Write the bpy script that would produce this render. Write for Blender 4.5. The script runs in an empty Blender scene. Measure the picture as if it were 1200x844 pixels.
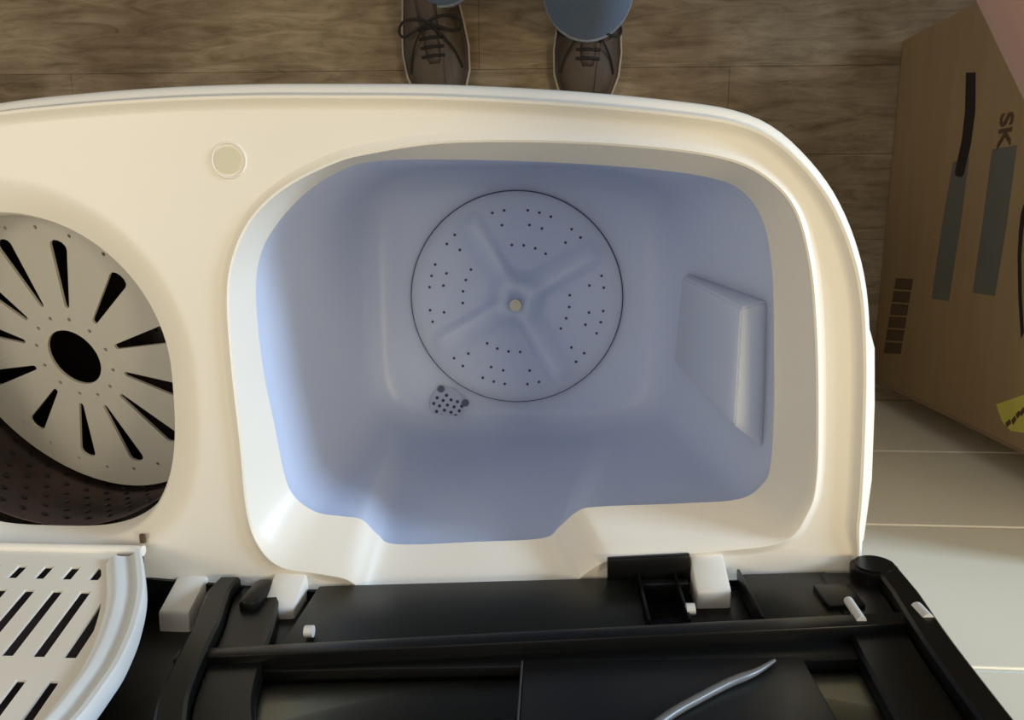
import bpy, bmesh, math, random
from mathutils import Vector, Matrix
from math import sin, cos, pi, radians
random.seed(7)
S = bpy.context.scene
COL = S.collection

# ------------------------------------------------------------------ camera
F = 870.0                                   # focal length in pixels of a 1200 px wide frame
CAMP = Vector((0, 0, 1.42))
_D = Vector((50, 162, -F)).normalized()     # world down seen by the camera
_X = (Vector((1, 0, 0)) - _D * _D.x).normalized()
_Z = -_D
_Y = _Z.cross(_X)
ROT = Matrix((_X, _Y, _Z))                  # camera axes -> world axes
cd = bpy.data.cameras.new('camera')
cd.sensor_width = 36; cd.lens = F / 1200 * 36; cd.clip_start = 0.01
cam = bpy.data.objects.new('camera', cd)
COL.objects.link(cam)
cam.matrix_world = Matrix.Translation(CAMP) @ ROT.to_4x4()
S.camera = cam

# ------------------------------------------------------------------ light
w = bpy.data.worlds.new('world'); S.world = w; w.use_nodes = True
w.node_tree.nodes['Background'].inputs[0].default_value = (0.80, 0.78, 0.72, 1)
w.node_tree.nodes['Background'].inputs[1].default_value = 0.48
def area(name, loc, target, size, size_y, power, color):
    l = bpy.data.lights.new(name, 'AREA'); l.shape = 'RECTANGLE'; l.size = size; l.size_y = size_y
    l.energy = power; l.color = color
    o = bpy.data.objects.new(name, l); COL.objects.link(o); o.location = loc
    o.rotation_euler = (Vector(target) - Vector(loc)).to_track_quat('-Z', 'Y').to_euler()
    return o
win_l = area('window_light', (2.6, 0.72, 1.44), (-0.1, -0.2, 0.90), 0.6, 0.45, 7.5, (0.56, 0.75, 1.0))
win_l.data.spread = radians(56)          # spread narrowed so the beam misses the floor by the box
area('ceiling_light', (1.3, -0.1, 2.35), (0.1, -0.2, 0.6), 0.4, 0.4, 15, (1.0, 0.83, 0.52))
area('fill_light_left', (-1.3, 0.2, 2.3), (0.2, -0.1, 0.4), 0.5, 0.5, 6.5, (1.0, 0.85, 0.62))  # added warm fill, lifts the box, left floor and right tub wall
area('fill_light_top', (-0.1, -0.05, 2.6), (-0.1, -0.12, 0.5), 0.9, 0.45, 2, (1.0, 0.94, 0.84))  # added soft fill imitating ceiling bounce, brightens the tub
S.view_settings.view_transform = 'Standard'; S.view_settings.look = 'None'
S.view_settings.gamma = 1; S.view_settings.exposure = 0.0; S.view_settings.use_curve_mapping = False

# ------------------------------------------------------------------ pixel -> world point on a real plane
def ray(px, py): return ROT @ Vector((px - 600, 422 - py, -F))
def onz(px, py, z):
    r = ray(px, py); return CAMP + r * ((z - CAMP.z) / r.z)
def onpl(px, py, p, n):
    r = ray(px, py); p = Vector(p); n = Vector(n)
    return CAMP + r * ((p - CAMP).dot(n) / r.dot(n))

# ------------------------------------------------------------------ helpers
def mat(name, color, rough=0.5, metal=0, spec=0.5, noise=0, nscale=30, stretch=(1, 1, 1), bump=0, bscale=200, color2=None, coat=0):
    m = bpy.data.materials.new(name); m.use_nodes = True
    nt = m.node_tree; b = nt.nodes['Principled BSDF']
    b.inputs['Base Color'].default_value = (*color, 1); b.inputs['Roughness'].default_value = rough
    b.inputs['Metallic'].default_value = metal; b.inputs['Specular IOR Level'].default_value = spec
    b.inputs['Coat Weight'].default_value = coat
    tc = nt.nodes.new('ShaderNodeTexCoord'); mp = nt.nodes.new('ShaderNodeMapping')
    mp.inputs['Scale'].default_value = stretch; nt.links.new(tc.outputs['Object'], mp.inputs[0])
    if noise or color2:
        n = nt.nodes.new('ShaderNodeTexNoise'); n.inputs['Scale'].default_value = nscale; n.inputs['Detail'].default_value = 6
        nt.links.new(mp.outputs[0], n.inputs[0])
        cr = nt.nodes.new('ShaderNodeValToRGB')
        c2 = color2 or tuple(c * (1 - noise) for c in color)
        cr.color_ramp.elements[0].position = 0.35; cr.color_ramp.elements[1].position = 0.65
        cr.color_ramp.elements[0].color = (*c2, 1); cr.color_ramp.elements[1].color = (*color, 1)
        nt.links.new(n.outputs[0], cr.inputs[0]); nt.links.new(cr.outputs[0], b.inputs['Base Color'])
    if bump:
        n2 = nt.nodes.new('ShaderNodeTexNoise'); n2.inputs['Scale'].default_value = bscale
        nt.links.new(mp.outputs[0], n2.inputs[0])
        bp = nt.nodes.new('ShaderNodeBump'); bp.inputs['Strength'].default_value = bump; bp.inputs['Distance'].default_value = 0.001
        nt.links.new(n2.outputs[0], bp.inputs['Height']); nt.links.new(bp.outputs[0], b.inputs['Normal'])
    return m

WHITE = mat('white plastic', (0.80, 0.755, 0.665), 0.38, noise=0.02, nscale=4, bump=0.05)
CREAM = mat('cream plug plastic', (0.66, 0.62, 0.46), 0.5, noise=0.04)
BLUE = mat('blue tub plastic', (0.62, 0.69, 0.87), 0.42, noise=0.03, nscale=5, bump=0.05)
BLUEP = mat('blue drain plastic', (0.42, 0.47, 0.62), 0.45, noise=0.03)
_b = BLUE.node_tree.nodes['Principled BSDF']; _b.inputs['Subsurface Weight'].default_value = 0.7
_b.inputs['Subsurface Radius'].default_value = (1.0, 1.0, 1.0); _b.inputs['Subsurface Scale'].default_value = 0.06
BLUED = mat('dark gap plastic', (0.09, 0.11, 0.19), 0.6, noise=0.05)
HOLE = mat('dark hole', (0.05, 0.06, 0.10), 0.8, noise=0.1)
BLACK = mat('black plastic', (0.005, 0.005, 0.0045), 0.3, spec=0.2, noise=0.1, nscale=8, bump=0.06)
BLACKG = mat('glossy black plastic', (0.008, 0.008, 0.007), 0.3, spec=0.2, noise=0.1, nscale=8)
OLIVE = mat('smoky black flange plastic', (0.010, 0.010, 0.006), 0.35, spec=0.2, noise=0.1, nscale=9)
DISC = mat('grey white disc plastic', (0.48, 0.455, 0.40), 0.5, noise=0.06, nscale=9)
STEEL = mat('dark spin basket steel', (0.085, 0.06, 0.055), 0.35, metal=0.7, noise=0.4, nscale=12)
STEELD = mat('basket perforation', (0.006, 0.008, 0.007), 0.5, noise=0.1)
CHROME = mat('screw metal', (0.36, 0.35, 0.30), 0.35, metal=0.8, noise=0.1)
CARD = mat('cardboard', (0.33, 0.225, 0.11), 0.85, color2=(0.30, 0.20, 0.10), nscale=6, stretch=(1, 1, 8), bump=0.15)
CARDD = mat('cardboard flap edge', (0.24, 0.16, 0.09), 0.9, noise=0.1)
TAPE = mat('grey printed bar', (0.125, 0.125, 0.105), 0.6, noise=0.08)
INK = mat('black ink', (0.012, 0.006, 0.005), 0.8, noise=0.1)
INKB = mat('brown ink', (0.085, 0.05, 0.02), 0.8, noise=0.1)
YELLOW = mat('yellow label paper', (0.62, 0.54, 0.09), 0.6, noise=0.1)
TILE = mat('beige wall tile', (0.90, 0.83, 0.66), 0.3, color2=(0.88, 0.81, 0.64), nscale=4, bump=0.03)
GROUT = mat('cream grout', (0.88, 0.85, 0.74), 0.8, noise=0.05)
JEANS = mat('blue denim', (0.17, 0.24, 0.36), 0.9, color2=(0.135, 0.19, 0.30), nscale=250, bump=0.3, bscale=900)
STITCH = mat('denim hem stitching', (0.24, 0.26, 0.30), 0.9, noise=0.3, nscale=300)
SHOE = mat('taupe shoe leather', (0.080, 0.056, 0.036), 0.6, noise=0.25, nscale=25, bump=0.2)
SHOED = mat('dark brown shoe panel', (0.06, 0.04, 0.032), 0.6, noise=0.2)
SOLE = mat('tan shoe welt', (0.42, 0.34, 0.25), 0.6, noise=0.15)
LACE = mat('black laces', (0.012, 0.010, 0.009), 0.8, noise=0.2, nscale=200)
SKIN = mat('skin', (0.40, 0.235, 0.18), 0.55, noise=0.06, nscale=12)
SHIRT = mat('grey shirt', (0.22, 0.20, 0.20), 0.9, noise=0.1, nscale=60, bump=0.2)
HAIR = mat('brown hair', (0.05, 0.03, 0.02), 0.6, noise=0.3, nscale=60, stretch=(1, 1, 0.2))
EYE = mat('eye', (0.5, 0.5, 0.48), 0.2, noise=0.02)
LIP = mat('lip skin', (0.40, 0.17, 0.15), 0.5, noise=0.05)

# smoked transparent lid window
SMOKE = bpy.data.materials.new('smoked window plastic'); SMOKE.use_nodes = True
nt = SMOKE.node_tree; nt.nodes.remove(nt.nodes['Principled BSDF'])
tr = nt.nodes.new('ShaderNodeBsdfTransparent'); tr.inputs[0].default_value = (0.55, 0.54, 0.46, 1)
gl = nt.nodes.new('ShaderNodeBsdfGlossy'); gl.inputs['Roughness'].default_value = 0.3
fr = nt.nodes.new('ShaderNodeFresnel'); fr.inputs[0].default_value = 1.2
mx = nt.nodes.new('ShaderNodeMixShader')
nt.links.new(fr.outputs[0], mx.inputs[0]); nt.links.new(tr.outputs[0], mx.inputs[1]); nt.links.new(gl.outputs[0], mx.inputs[2])
nt.links.new(mx.outputs[0], nt.nodes['Material Output'].inputs[0])

def wood_mat():
    m = bpy.data.materials.new('weathered wood plank'); m.use_nodes = True
    nt = m.node_tree; b = nt.nodes['Principled BSDF']; b.inputs['Roughness'].default_value = 0.6; b.inputs['Specular IOR Level'].default_value = 0.1
    tc = nt.nodes.new('ShaderNodeTexCoord'); oi = nt.nodes.new('ShaderNodeObjectInfo')
    va = nt.nodes.new('ShaderNodeVectorMath'); va.operation = 'ADD'
    nt.links.new(tc.outputs['Object'], va.inputs[0]); nt.links.new(oi.outputs['Location'], va.inputs[1])
    mp = nt.nodes.new('ShaderNodeMapping'); mp.inputs['Scale'].default_value = (2.6, 15, 1)
    nt.links.new(va.outputs[0], mp.inputs[0])
    n = nt.nodes.new('ShaderNodeTexNoise'); n.inputs['Scale'].default_value = 3.2; n.inputs['Detail'].default_value = 9; n.inputs['Roughness'].default_value = 0.72
    n.inputs['Distortion'].default_value = 0.9
    nt.links.new(mp.outputs[0], n.inputs[0])
    cr = nt.nodes.new('ShaderNodeValToRGB'); e = cr.color_ramp.elements
    e[0].position = 0.25; e[0].color = (0.13, 0.09, 0.052, 1); e[1].position = 0.78; e[1].color = (0.46, 0.37, 0.26, 1)
    e2 = cr.color_ramp.elements.new(0.48); e2.color = (0.28, 0.215, 0.14, 1)
    nt.links.new(n.outputs[0], cr.inputs[0])
    n3 = nt.nodes.new('ShaderNodeTexNoise'); n3.inputs['Scale'].default_value = 5.0; n3.inputs['Detail'].default_value = 3
    nt.links.new(va.outputs[0], n3.inputs[0])
    mx = nt.nodes.new('ShaderNodeMix'); mx.data_type = 'RGBA'; mx.blend_type = 'MULTIPLY'; mx.inputs[0].default_value = 0.9
    cr2 = nt.nodes.new('ShaderNodeValToRGB'); cr2.color_ramp.elements[0].position = 0.35; cr2.color_ramp.elements[0].color = (0.55, 0.5, 0.45, 1)
    cr2.color_ramp.elements[1].position = 0.65; cr2.color_ramp.elements[1].color = (1.0, 1.0, 1.0, 1)
    nt.links.new(n3.outputs[0], cr2.inputs[0])
    nt.links.new(cr.outputs[0], mx.inputs[6]); nt.links.new(cr2.outputs[0], mx.inputs[7])
    nt.links.new(mx.outputs[2], b.inputs['Base Color'])
    bp = nt.nodes.new('ShaderNodeBump'); bp.inputs['Strength'].default_value = 0.25; bp.inputs['Distance'].default_value = 0.002
    nt.links.new(n.outputs[0], bp.inputs['Height']); nt.links.new(bp.outputs[0], b.inputs['Normal'])
    return m
WOOD = wood_mat()

def obj(name, me, m, parent=None, smooth=None):
    if isinstance(me, bmesh.types.BMesh):
        d = bpy.data.meshes.new(name); bmesh.ops.recalc_face_normals(me, faces=me.faces); me.to_mesh(d); me.free(); me = d
    o = bpy.data.objects.new(name, me); COL.objects.link(o)
    if m and not me.materials: me.materials.append(m)
    if smooth:
        for p in me.polygons: p.use_smooth = True
        me.set_sharp_from_angle(angle=radians(smooth))
    if parent:
        o.parent = parent; o.matrix_parent_inverse = Matrix.Translation(-parent.location)
    return o
def thing(name, label, cat, loc, group=None):
    o = bpy.data.objects.new(name, None); COL.objects.link(o); o.location = loc; o.empty_display_size = 0.05
    o['label'] = label; o['category'] = cat
    if group: o['group'] = group
    return o
def box(bm, lo, hi, bev=0):
    vs = [bm.verts.new((x, y, z)) for x in (lo[0], hi[0]) for y in (lo[1], hi[1]) for z in (lo[2], hi[2])]
    fs = [(0, 1, 3, 2), (4, 6, 7, 5), (0, 4, 5, 1), (2, 3, 7, 6), (0, 2, 6, 4), (1, 5, 7, 3)]
    ff = [bm.faces.new([vs[i] for i in f]) for f in fs]
    if bev:
        es = list({e for f in ff for e in f.edges})
        bmesh.ops.bevel(bm, geom=es, offset=bev, segments=2, affect='EDGES', profile=0.5)
    return bm
def prism(bm, pts, vec, bev=0):
    """closed solid: polygon pts swept by vec"""
    a = [bm.verts.new(p) for p in pts]; b = [bm.verts.new(Vector(p) + Vector(vec)) for p in pts]
    ff = [bm.faces.new(a), bm.faces.new(list(reversed(b)))]
    n = len(a)
    for i in range(n): ff.append(bm.faces.new((a[i], b[i], b[(i + 1) % n], a[(i + 1) % n])))
    if bev:
        es = list({e for f in ff for e in f.edges})
        bmesh.ops.bevel(bm, geom=es, offset=bev, segments=2, affect='EDGES', profile=0.5)
    return bm
def tube(bm, pts, r, seg=8, caps=True, closed=False):
    pts = [Vector(p) for p in pts]; n = len(pts); rings = []
    up = Vector((0, 0, 1))
    for i, p in enumerate(pts):
        if closed: t = pts[(i + 1) % n] - pts[i - 1]
        else: t = pts[min(i + 1, n - 1)] - pts[max(i - 1, 0)]
        t.normalize(); a = t.cross(up)
        if a.length < 1e-3: a = t.cross(Vector((1, 0, 0)))
        a.normalize(); b = t.cross(a)
        rr = r[i] if isinstance(r, (list, tuple)) else r
        rings.append([bm.verts.new(p + a * cos(2 * pi * k / seg) * rr + b * sin(2 * pi * k / seg) * rr) for k in range(seg)])
    for i in range(n if closed else n - 1):
        A, B = rings[i], rings[(i + 1) % n]
        for k in range(seg): bm.faces.new((A[k], A[(k + 1) % seg], B[(k + 1) % seg], B[k]))
    if caps and not closed: bm.faces.new(rings[0]); bm.faces.new(rings[-1])
    return bm
def cr_closed(P, n):
    """closed Catmull-Rom through P with n samples per span"""
    out = []; m = len(P)
    for i in range(m):
        p0, p1, p2, p3 = (Vector(P[(i + j - 1) % m]) for j in range(4))
        for k in range(n):
            t = k / n
            out.append(0.5 * ((2 * p1) + (p2 - p0) * t + (2 * p0 - 5 * p1 + 4 * p2 - p3) * t * t + (3 * p1 - p0 - 3 * p2 + p3) * t ** 3))
    return out
def cr_open(P, n):
    P = [Vector(p) for p in P]; Q = [P[0]] + P + [P[-1]]; out = []
    for i in range(len(P) - 1):
        p0, p1, p2, p3 = Q[i:i + 4]
        for k in range(n):
            t = k / n
            out.append(0.5 * ((2 * p1) + (p2 - p0) * t + (2 * p0 - 5 * p1 + 4 * p2 - p3) * t * t + (3 * p1 - p0 - 3 * p2 + p3) * t ** 3))
    return out + [P[-1]]
def resample(L, n):
    L = [Vector(p) for p in L]; m = len(L); d = [0]
    for i in range(m): d.append(d[-1] + (L[(i + 1) % m] - L[i]).length)
    out = []; j = 0
    for k in range(n):
        s = d[-1] * k / n
        while d[j + 1] < s: j += 1
        t = (s - d[j]) / max(d[j + 1] - d[j], 1e-9)
        out.append(L[j].lerp(L[(j + 1) % m], t))
    return out
def offset(L, d, z=None):
    """offset a closed loop in xy (positive = to the left of travel)"""
    m = len(L); out = []
    for i in range(m):
        t = (L[(i + 1) % m] - L[i - 1]); t.z = 0; t.normalize()
        out.append(Vector((L[i].x - t.y * d, L[i].y + t.x * d, L[i].z if z is None else z)))
    return out
def area2(L): return sum(L[i - 1].x * L[i].y - L[i].x * L[i - 1].y for i in range(len(L)))
def ccw(L): return L if area2(L) > 0 else list(reversed(L))
def loft(bm, rings, closed=True):
    V = [[bm.verts.new(p) for p in r] if not isinstance(r[0], bmesh.types.BMVert) else r for r in rings]
    n = len(V[0])
    for i in range(len(V) - 1):
        for k in range(n if closed else n - 1):
            bm.faces.new((V[i][k], V[i][(k + 1) % n], V[i + 1][(k + 1) % n], V[i + 1][k]))
    return V
def edges_of(bm, ring):
    es = []
    for i in range(len(ring)):
        e = bm.edges.get((ring[i - 1], ring[i])) or bm.edges.new((ring[i - 1], ring[i])); es.append(e)
    return es
def plate_with_holes(outer, holes, vec, side=True):
    """flat plate (polygon with holes, planar points) thickened by vec"""
    bm = bmesh.new(); loops = [outer] + holes; edges = []; VV = []
    for L in loops:
        v = [bm.verts.new(p) for p in L]; VV.append(v); edges += edges_of(bm, v)
    r = bmesh.ops.triangle_fill(bm, use_beauty=True, edges=edges)
    faces = [f for f in r['geom'] if isinstance(f, bmesh.types.BMFace)]
    ex = bmesh.ops.extrude_face_region(bm, geom=faces)
    vs = [g for g in ex['geom'] if isinstance(g, bmesh.types.BMVert)]
    bmesh.ops.translate(bm, verts=vs, vec=vec)
    if not any(True for f in faces if f.is_valid): pass
    return bm
def sub(o, lv=1):
    md = o.modifiers.new('sub', 'SUBSURF'); md.levels = lv; md.render_levels = lv; return o

# ------------------------------------------------------------------ the setting
WALL_Y = -0.335
fl = bmesh.new(); box(fl, (-1.6, WALL_Y - 0.02, -0.05), (1.6, 1.8, -0.006))
floor = obj('floor', fl, mat('floor underlay', (0.07, 0.05, 0.035), 0.9, noise=0.1)); floor['kind'] = 'structure'
pw = 0.152; pl_len = 1.22; pm = None; r = 0; y = WALL_Y
while y < 1.75:
    x = -2.0 - (0.45 * r) % pl_len
    while x < 1.6:
        if pm is None:
            bm = bmesh.new(); box(bm, (0, 0, -0.006), (pl_len - 0.0006, pw - 0.0006, 0), 0.0003)
            pm = bpy.data.meshes.new('plank'); bm.to_mesh(pm); bm.free(); pm.materials.append(WOOD)
        if x > -4.0:
            o = bpy.data.objects.new('plank', pm); COL.objects.link(o); o.parent = floor; o.location = (x, y, 0)
        x += pl_len
    y += pw; r += 1

bm = bmesh.new(); box(bm, (-1.6, WALL_Y - 0.08, 0), (1.6, WALL_Y - 0.003, 2.3))
wall = obj('wall_back', bm, GROUT); wall['kind'] = 'structure'
zj = [0.0, 0.331, 0.612, 0.888]
while zj[-1] < 2.2: zj.append(zj[-1] + 0.2775)
tm = {}
for i in range(len(zj) - 1):
    h = round(zj[i + 1] - zj[i], 4); x = -1.58
    while x < 1.55:
        if h not in tm:
            bm = bmesh.new(); box(bm, (0.003, -0.008, 0.003), (0.617, 0.0, h - 0.003), 0.0015)
            tm[h] = bpy.data.meshes.new('tile'); bm.to_mesh(tm[h]); bm.free(); tm[h].materials.append(TILE)
        o = bpy.data.objects.new('tile', tm[h]); COL.objects.link(o); o.parent = wall; o.location = (x, WALL_Y, zj[i])
        x += 0.62

# ------------------------------------------------------------------ washing machine
HD = 0.862                                   # deck height
M = thing('washing_machine', 'white twin-tub portable washing machine with pale blue wash tub, both lids open', 'washing machine', (-0.19, -0.1, 0))
# outline of the body, in metres, front edge bowed; mirrored about its middle
xc = -0.187
half = [(-0.159 + 0.0, 0.101), (-0.095, 0.1), (-0.032, 0.097), (0.03, 0.0925), (0.092, 0.086), (0.129, 0.080), (0.157, 0.069), (0.182, 0.049), (0.205, 0.022), (0.223, -0.012), (0.235, -0.05), (0.242, -0.10), (0.246, -0.16), (0.248, -0.22), (0.246, -0.262), (0.240, -0.276)]
rear = [(0.2, -0.279), (0.1, -0.285), (0.0, -0.291), (-0.1, -0.298), (-0.2, -0.303), (-0.3, -0.305), (-0.45, -0.305), (-0.58, -0.303)]
left = [(-0.612, -0.285), (-0.625, -0.25), (-0.632, -0.18), (-0.63, -0.1), (-0.618, -0.03), (-0.6, 0.01), (-0.57, 0.04), (-0.53, 0.064), (-0.48, 0.080), (-0.424, 0.090), (-0.36, 0.096), (-0.289, 0.100), (-0.22, 0.1015)]
base = resample(cr_closed([(x, y, 0) for x, y in half + rear + left], 6), 240)
base = list(reversed(base)) if area2(base) < 0 else base       # counter-clockwise: left = inside
def ring(d, z, L=base): return [Vector((p.x, p.y, z)) for p in offset(L, d)]
def rring(d, z):    # like ring, but the rear edge stays put so the steps run only round the front and the sides
    R = ring(d, z)
    for i, p in enumerate(base):
        k = min(1, max(0, (-0.235 - p.y) / 0.05)); q = Vector((p.x, p.y, z)) + (R[i] - Vector((p.x, p.y, z))) * (1 - 0.85 * k)
        R[i] = Vector((q.x, q.y, z + (HD - z) * k * (0.9 if z > 0.83 else 0)))
    return R

# openings
T0p = [(640,167),(760,174),(845,186),(893,206),(930,245),(948,310),(955,390),(957,480),(955,560),(945,600),(915,634),(830,645),(735,652),(708,657),(684,671),(656,690),(560,694),(450,698),(424,688),(405,677),(375,671),(330,663),(305,640),(291,600),(283,520),(273,430),(268,350),(275,300),(297,255),(335,220),(390,192),(435,180),(520,168)]
T1p = [(640,190),(760,198),(835,209),(872,226),(895,262),(905,320),(907,400),(907,480),(903,545),(893,568),(866,585),(800,590),(700,594),(676,600),(655,618),(635,631),(560,635),(465,638),(442,626),(424,609),(400,605),(370,600),(345,582),(333,555),(322,500),(308,430),(300,350),(305,300),(325,262),(360,225),(400,200),(440,189),(520,187)]
ZT1 = 0.825
T0 = cr_closed([onz(a, b, 0.865) for a, b in T0p], 6); T1 = cr_closed([onz(a, b, ZT1) for a, b in T1p], 6)
if area2(T0) < 0: T0.reverse(); T1.reverse()
# spinner opening: a circle cut straight at the hinge side
def spin_loop(cx, cy, r, ycut, z, n=96, soft=0.03):
    P = []
    for k in range(n):
        a = 2 * pi * k / n; x, y = cos(a) * r, sin(a) * r
        lim = ycut - cy
        if y < lim + soft: 
            t = (lim + soft - y); y = lim + soft - soft * (1 - math.exp(-t / soft))
            pass
        if sin(a) < 0: x = math.copysign(abs(cos(a)) ** 0.62, cos(a)) * r; y = -abs(sin(a)) ** 0.70 * (cy - ycut)
        P.append(Vector((cx + x, cy + y, z)))
    return P
SC = (-0.433, -0.120)
def spn(r, yc, dz): return spin_loop(SC[0], SC[1], r, yc, HD + dz)
SPN = [spn(0.1535, -0.283, 0), spn(0.150, -0.2815, -0.0004), spn(0.144, -0.279, -0.0018), spn(0.136, -0.275, -0.005), spn(0.1295, -0.271, -0.0085), spn(0.1275, -0.269, -0.0095), spn(0.1260, -0.266, -0.0125), spn(0.1255, -0.261, -0.030)]

bm = bmesh.new()
rings = [rring(d, z) for d, z in [(0.012, 0.0), (0.010, 0.80), (0.006, 0.825), (0.0, 0.832), (-0.001, 0.842), (0.001, 0.849), (0.0045, 0.8525), (0.0070, 0.8535), (0.0085, 0.857), (0.0100, 0.8655), (0.0115, 0.8680), (0.0135, 0.8675), (0.0165, 0.8640), (0.0190, 0.8622), (0.0210, HD)]]
V = loft(bm, rings)
To = [Vector((p.x, p.y, HD)) for p in offset(T0, -0.0095)]
# keep the rear of the tub's outer ring inside the deck
V2 = loft(bm, [[Vector((p.x, p.y, HD)) for p in offset(T0, -0.0085)], [Vector((p.x, p.y, HD)) for p in offset(T0, -0.0075)],
               [Vector((p.x, p.y, HD + 0.0018)) for p in offset(T0, -0.004)], [Vector((p.x, p.y, HD + 0.0030)) for p in offset(T0, -0.0015)],
               [Vector((p.x, p.y, HD + 0.0022)) for p in T0],
               [a.lerp(b, 0.22) + Vector((0, 0, HD - 0.006 - a.lerp(b, 0.22).z)) for a, b in zip(T0, T1)],
               [a.lerp(b, 0.6) + Vector((0, 0, HD - 0.020 - a.lerp(b, 0.6).z)) for a, b in zip(T0, T1)],
               [Vector((p.x, p.y, ZT1)) for p in T1], [Vector((p.x, p.y, ZT1 - 0.003)) for p in offset(T1, -0.003)]])
SR = [spn(0.156, -0.2845, 0)] + SPN + [[Vector((p.x, p.y, 0.822)) for p in offset(SPN[-1], -0.006)]]
V3 = loft(bm, SR)
edges = edges_of(bm, V[-1]) + edges_of(bm, V2[0]) + edges_of(bm, V3[0])
bmesh.ops.triangle_fill(bm, use_beauty=True, edges=edges)
body = obj('body', bm, WHITE, M, 32)

# wash tub
B = []
bx0, bx1, by0, by1 = -0.240, 0.143, -0.274, 0.068
cxb, cyb = (bx0 + bx1) / 2, (by0 + by1) / 2
for p in T1:
    d = Vector((p.x - cxb, p.y - cyb)); a = math.atan2(d.y / (by1 - by0), d.x / (bx1 - bx0)); e = 0.42
    c, s = cos(a), sin(a)
    B.append(Vector((cxb + math.copysign(abs(c) ** e, c) * (bx1 - bx0) / 2, cyb + math.copysign(abs(s) ** e, s) * (by1 - by0) / 2, 0.47)))
ZB = 0.47
def tubring(t, d=0.0, z=None):   # t=0 top, 1 bottom
    R = []
    for a, b in zip(offset(T1, -0.0035), B):
        q = a.lerp(b, t); q.z = z if z is not None else ZT1 - 0.001 + (ZB - ZT1) * t; R.append(q)
    return offset(R, d)
bm = bmesh.new()
Vt = loft(bm, [tubring(0), tubring(0.12), tubring(0.3), tubring(0.5), tubring(0.7), tubring(0.86), tubring(0.90, 0.001), tubring(0.94, 0.0045), tubring(0.975, 0.012), tubring(0.994, 0.022), tubring(1, 0.031, ZB), tubring(1, 0.034, ZB)])
bmesh.ops.triangle_fill(bm, use_beauty=True, edges=edges_of(bm, Vt[-1]))
tub = obj('wash_tub', bm, BLUE, M, 40)
# raised panel on the right wall of the tub
bm = bmesh.new()
pts = [onpl(*a, (0.142, 0, 0), (1, 0, 0)) for a in [(800, 325), (790, 425)]] + [onpl(*a, (0.150, 0, 0), (1, 0, 0)) for a in [(868, 507), (872, 362)]]
pts[2].z = pts[3].z = 0.818
cap = [Vector((0.181, pts[3].y + 0.004, 0.795)), Vector((0.181, pts[2].y - 0.026, 0.795))]
lo = [Vector((0.152, pts[0].y + 0.003, pts[0].z - 0.03)), Vector((0.152, pts[1].y - 0.003, pts[1].z - 0.03))]
v = [bm.verts.new(p) for p in pts + cap + lo]
for f in [(0, 1, 2, 3), (3, 2, 5, 4), (0, 3, 4, 6), (1, 7, 5, 2), (0, 6, 7, 1), (4, 5, 7, 6)]: bm.faces.new([v[i] for i in f])
bmesh.ops.bevel(bm, geom=list(bm.edges), offset=0.002, segments=2, affect='EDGES')
obj('lint_panel', bm, BLUE, tub, 40)

# pulsator
PC = (onz(605, 347, ZB).x, (0.039 - 0.233) / 2)
PR = 0.1345
def hsm(t): t = max(0, min(1, t)); return t * t * (3 - 2 * t)
bm = bmesh.new(); NT, NR = 192, 30; rr = []
for i in range(NR + 1):
    r_ = PR * i / NR; row = []
    for k in range(NT):
        a = 2 * pi * k / NT; z = ZB + 0.004
        z += 0.004 * (1 - r_ / PR)
        # four swept vanes, steep on one side
        for q in range(4):
            va = radians(28 + 90 * q) + 0.05
            da = (a - va + pi) % (2 * pi) - pi; dist = da * r_          # sideways distance along the arc
            if r_ > 0.012:
                along = hsm((r_ - 0.01) / 0.02) * hsm((PR * 0.93 - r_) / 0.02)
                wv = 0.013
                hgt = hsm(1 - abs(dist + 0.004) / wv) if dist < -0.004 else hsm(1 - abs(dist + 0.004) / (wv * 2.2))
                z += 0.009 * along * hgt
        z += 0.012 * hsm(1 - (r_ - 0.016) / 0.022)
        z -= 0.006 * hsm(1 - (r_ - 0.006) / 0.006)
        row.append(Vector((PC[0] + cos(a) * r_, PC[1] + sin(a) * r_, z)))
    rr.append(row)
rr[0] = [p.copy() for p in rr[0]]
loft(bm, rr + [[Vector((p.x, p.y, ZB - 0.002)) for p in rr[-1]]])
bmesh.ops.remove_doubles(bm, verts=bm.verts, dist=1e-5)
puls = obj('pulsator', bm, BLUE, M, 50)
bm = bmesh.new(); n = 96
for r0, r1, z in [(PR - 0.0008, PR + 0.0019, ZB + 0.0012)]:
    loft(bm, [[Vector((PC[0] + cos(2*pi*k/n)*q, PC[1] + sin(2*pi*k/n)*q, z)) for k in range(n)] for q in (r0, r1)] )
obj('rim_gap', bm, BLUED, puls)
bm = bmesh.new(); tube(bm, [(PC[0], PC[1] - 0.0065, ZB + 0.012), (PC[0], PC[1] - 0.0065, ZB + 0.0215)], 0.0075, 20)
tube(bm, [(PC[0], PC[1] - 0.0065, ZB + 0.0215), (PC[0], PC[1] - 0.0065, ZB + 0.0235)], 0.0045, 6)
scr = obj('center_screw', bm, CHROME, puls)
bm = bmesh.new()
holes = [(0.0685, a) for a in (94.5, 81.9, 69.4, 57)] + [(0.0945, a) for a in (100.8, 79.8, 70, 49)] + [(0.112, a) for a in (105.5, 97.7, 82.5, 75, 67.2, 51.7, 43.9)]
for q in range(4):
    for r_, a in holes:
        a = radians(a + 90 * q); x, y = PC[0] + cos(a) * r_, PC[1] + sin(a) * r_
        tube(bm, [(x, y, ZB + 0.002), (x, y, ZB + 0.0085 - 0.004 * r_ / PR + 0.0002)], 0.0018, 8)
o = obj('drain_holes', bm, HOLE, puls); o['kind'] = 'stuff'
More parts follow.
